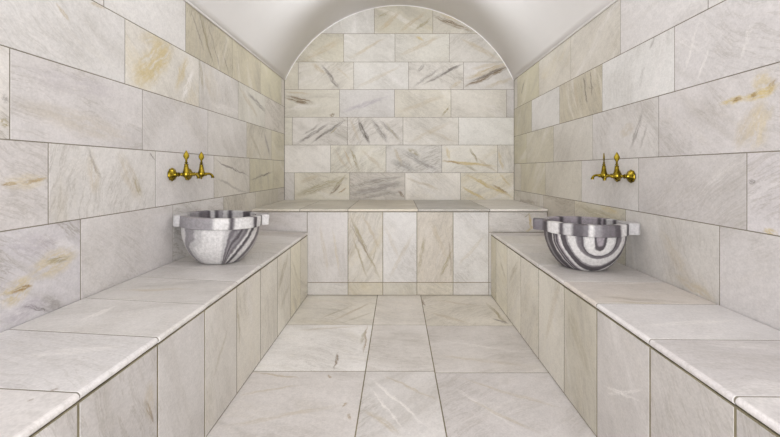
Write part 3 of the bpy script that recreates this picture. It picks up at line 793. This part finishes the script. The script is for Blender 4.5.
def lathe(bm, prof, M, n=28):
    """revolve (r, h) about the local z axis, placed by matrix M"""
    rings = []
    for r, h in prof:
        if r < 1e-6: rings.append([bm.verts.new(M @ Vector((0, 0, h)))])
        else: rings.append([bm.verts.new(M @ Vector((r * math.cos(2 * PI * i / n), r * math.sin(2 * PI * i / n), h))) for i in range(n)])
    for a, b in zip(rings[:-1], rings[1:]):
        for i in range(n):
            j = (i + 1) % n
            if len(a) == 1 and len(b) == 1: continue
            if len(a) == 1: bm.faces.new((a[0], b[i], b[j]))
            elif len(b) == 1: bm.faces.new((a[i], a[j], b[0]))
            else: bm.faces.new((a[i], a[j], b[j], b[i]))
    return rings

def tube(bm, path, radii, n=16):
    rings = []
    for i, p in enumerate(path):
        p = Vector(p)
        d = (Vector(path[min(i + 1, len(path) - 1)]) - Vector(path[max(i - 1, 0)])).normalized()
        s = Vector((0, 1, 0)); t = d.cross(s).normalized()
        rings.append([bm.verts.new(p + (s * math.cos(2 * PI * k / n) + t * math.sin(2 * PI * k / n)) * radii[i]) for k in range(n)])
    for a, b in zip(rings[:-1], rings[1:]):
        for k in range(n):
            j = (k + 1) % n; bm.faces.new((a[k], a[j], b[j], b[k]))
    bm.faces.new(rings[0]); bm.faces.new(rings[-1][::-1])

def make_tap(label, loc, rz, turn):
    """built pointing along +x away from the wall at x = 0"""
    root = thing('brass_tap', label, 'tap', loc, rz, 'ornate brass taps above the basins')
    X = Matrix.Rotation(PI / 2, 4, 'Y')
    # fluted bell flange on the wall
    bm = bmesh.new()
    prof = [(0, 0), (.030, 0), (.0345, .002), (.0355, .006), (.033, .011), (.027, .016), (.020, .021), (.0145, .027), (.0115, .033), (.0105, .038), (.0125, .041), (.0105, .044), (0, .044)]
    rg = lathe(bm, prof, X, 40)
    for ring in rg:
        if len(ring) == 40:
            for i, v in enumerate(ring):
                k = 1 + .05 * math.cos(10 * 2 * PI * i / 40) * (1 if v.co.x < .03 else 0)
                v.co.y *= k; v.co.z *= k
    smooth_obj('flange', bm, BRASS, root, 60)
    # body: stem, valve barrel
    bm = bmesh.new()
    lathe(bm, [(0, .040), (.0075, .040), (.0075, .052), (.010, .055), (.010, .060), (.0075, .063), (.009, .072), (.012, .080), (.0135, .090), (.012, .100), (.0095, .106), (.011, .109), (.0095, .112), (0, .112)], X)
    smooth_obj('body', bm, BRASS, root, 60)
    bm = bmesh.new()
    Z = Matrix.Translation((.082, 0, 0))
    lathe(bm, [(0, -.030), (.003, -.029), (.0055, -.025), (.004, -.021), (.008, -.018), (.0165, -.010), (.019, 0), (.0178, .010), (.015, .020), (.013, .032), (.0105, .046), (.0095, .052), (.0115, .055), (.009, .058), (0, .058)], Z)
    smooth_obj('valve_barrel', bm, BRASS, root, 60)
    # spout, dipping at the end to a lipped mouth
    bm = bmesh.new()
    tube(bm, [(.108, 0, 0), (.118, 0, .002), (.128, 0, .002), (.137, 0, -.001), (.144, 0, -.007), (.147, 0, -.014), (.148, 0, -.019), (.148, 0, -.022)],
         [.0085, .0075, .007, .007, .0075, .008, .0095, .009])
    smooth_obj('spout', bm, BRASS, root, 60)
    # handle: spindle, collar and flat leaf
    h = bpy.data.objects.new('handle', None)
    bm = bmesh.new()
    lathe(bm, [(0, .054), (.0055, .054), (.0055, .060), (.0085, .063), (.0085, .066), (.005, .069), (.0045, .074), (.0065, .077), (.004, .080), (0, .080)], Matrix.Identity(4), 20)
    # leaf outline, swelling to the middle
    out = [(0.004, .078), (.0075, .084), (.012, .091), (.0148, .099), (.0138, .107), (.0105, .113), (.0085, .117), (.0055, .123), (.002, .130)]
    prev = None
    for w, z in out:
        n = 16; ring = []
        th = .0042 * (w / .0148) ** .7 + .0008
        for k in range(n):
            a = 2 * PI * k / n
            ring.append(bm.verts.new((w * math.cos(a), th * math.sin(a), z)))
        if prev:
            for k in range(n):
                j = (k + 1) % n; bm.faces.new((prev[k], prev[j], ring[j], ring[k]))
        else: bm.faces.new(ring[::-1])
        prev = ring
    bm.faces.new(prev)
    bmesh.ops.rotate(bm, verts=bm.verts, cent=(0, 0, 0), matrix=Matrix.Rotation(turn, 3, 'Z'))
    bmesh.ops.translate(bm, verts=bm.verts, vec=(.082, 0, 0))
    smooth_obj('handle', bm, BRASS_LEAF, root, 60)
    bpy.data.objects.remove(h)
    return root
make_tap('brass tap on the left wall, nearer of the pair, wide round wall flange in view', (XL - .0004, 2.01, 1.030), 0, math.radians(28))
make_tap('brass tap on the left wall, farther of the pair, partly behind the first', (XL - .0004, 2.165, 1.030), 0, math.radians(30))
make_tap('brass tap on the right wall, nearer of the pair, leaf handle seen broadside', (XR + .0004, 2.0, 1.020), PI, math.radians(-20))
make_tap('brass tap on the right wall, farther of the pair, handle seen edge-on', (XR + .0004, 2.125, 1.022), PI, math.radians(61))

# ------------------------------------------------------------------ light
def lamp(name, loc, watts, rad, col):
    l = bpy.data.lights.new(name, 'POINT'); l.energy = watts; l.shadow_soft_size = rad; l.color = col
    o = bpy.data.objects.new(name, l); COL.objects.link(o); o.location = loc
    return o
def area_light(name, loc, aim, watts, sx, sy, spread=180):
    l = bpy.data.lights.new(name, 'AREA'); l.energy = watts; l.shape = 'RECTANGLE'; l.size = sx; l.size_y = sy; l.color = (.975, 1.0, 1.035)
    l.spread = math.radians(spread)
    o = bpy.data.objects.new(name, l); COL.objects.link(o); o.location = loc
    o.rotation_euler = (Vector(aim) - Vector(loc)).to_track_quat('-Z', 'Y').to_euler()
# added fill lights, out of view: behind the camera, above the aisle, under the vault
area_light('rear_fill', (0, YN + .05, 1.1), (0, 1, 1.1), 60, 1.0, 2.0)  # large unseen light added to fill the room from behind; no doorway built
area_light('rear_softbox', (0, -.5, 1.1), (0, 1, 1.1), 9, .8, .8)  # softbox added near the camera for frontal fill
for sx in (-1, 1): area_light('vault_side_fill', (sx * .12, 3.15, 2.57), (sx * 1.15, 3.35, 2.27), 3.2, .15, .15, 140)  # unseen pair added to brighten the sides of the vault
lamp('mid_fill', (0, 1.7, 1.9), 8, .16, (.975, 1.0, 1.035))  # unseen light added to lift the middle of the side walls
lamp('vault_fill', (0, 3.1, 2.57), 3.5, .10, (.975, 1.0, 1.035))  # unseen light added to brighten the far vault
area_light('vault_up_fill', (0, 2.85, 2.45), (0, 3.7, 2.75), 2, .3, .3)  # unseen light added, thrown up at the vault by the end wall
w = bpy.data.worlds.new('World'); S.world = w; w.use_nodes = True
w.node_tree.nodes['Background'].inputs[0].default_value = (.9, .9, .95, 1); w.node_tree.nodes['Background'].inputs[1].default_value = 0.0

# ------------------------------------------------------------------ camera
cd = bpy.data.cameras.new('Camera'); cam = bpy.data.objects.new('Camera', cd); COL.objects.link(cam)
cam.location = (0, 0, CAM); cam.rotation_euler = (PI / 2, 0, 0)
cd.sensor_fit = 'HORIZONTAL'; cd.sensor_width = 36; cd.lens = FPX / 780 * 36
cd.shift_x = (390 - VPX) / 780; cd.shift_y = (VPY - 218.5) / 780
cd.clip_start = .05
S.camera = cam

vs = S.view_settings
S.display_settings.display_device = 'sRGB'
vs.view_transform = 'Standard'; vs.look = 'None'; vs.gamma = 1.0; vs.use_curve_mapping = False
vs.exposure = 0.06
S.cycles.max_bounces = 12; S.cycles.diffuse_bounces = 8
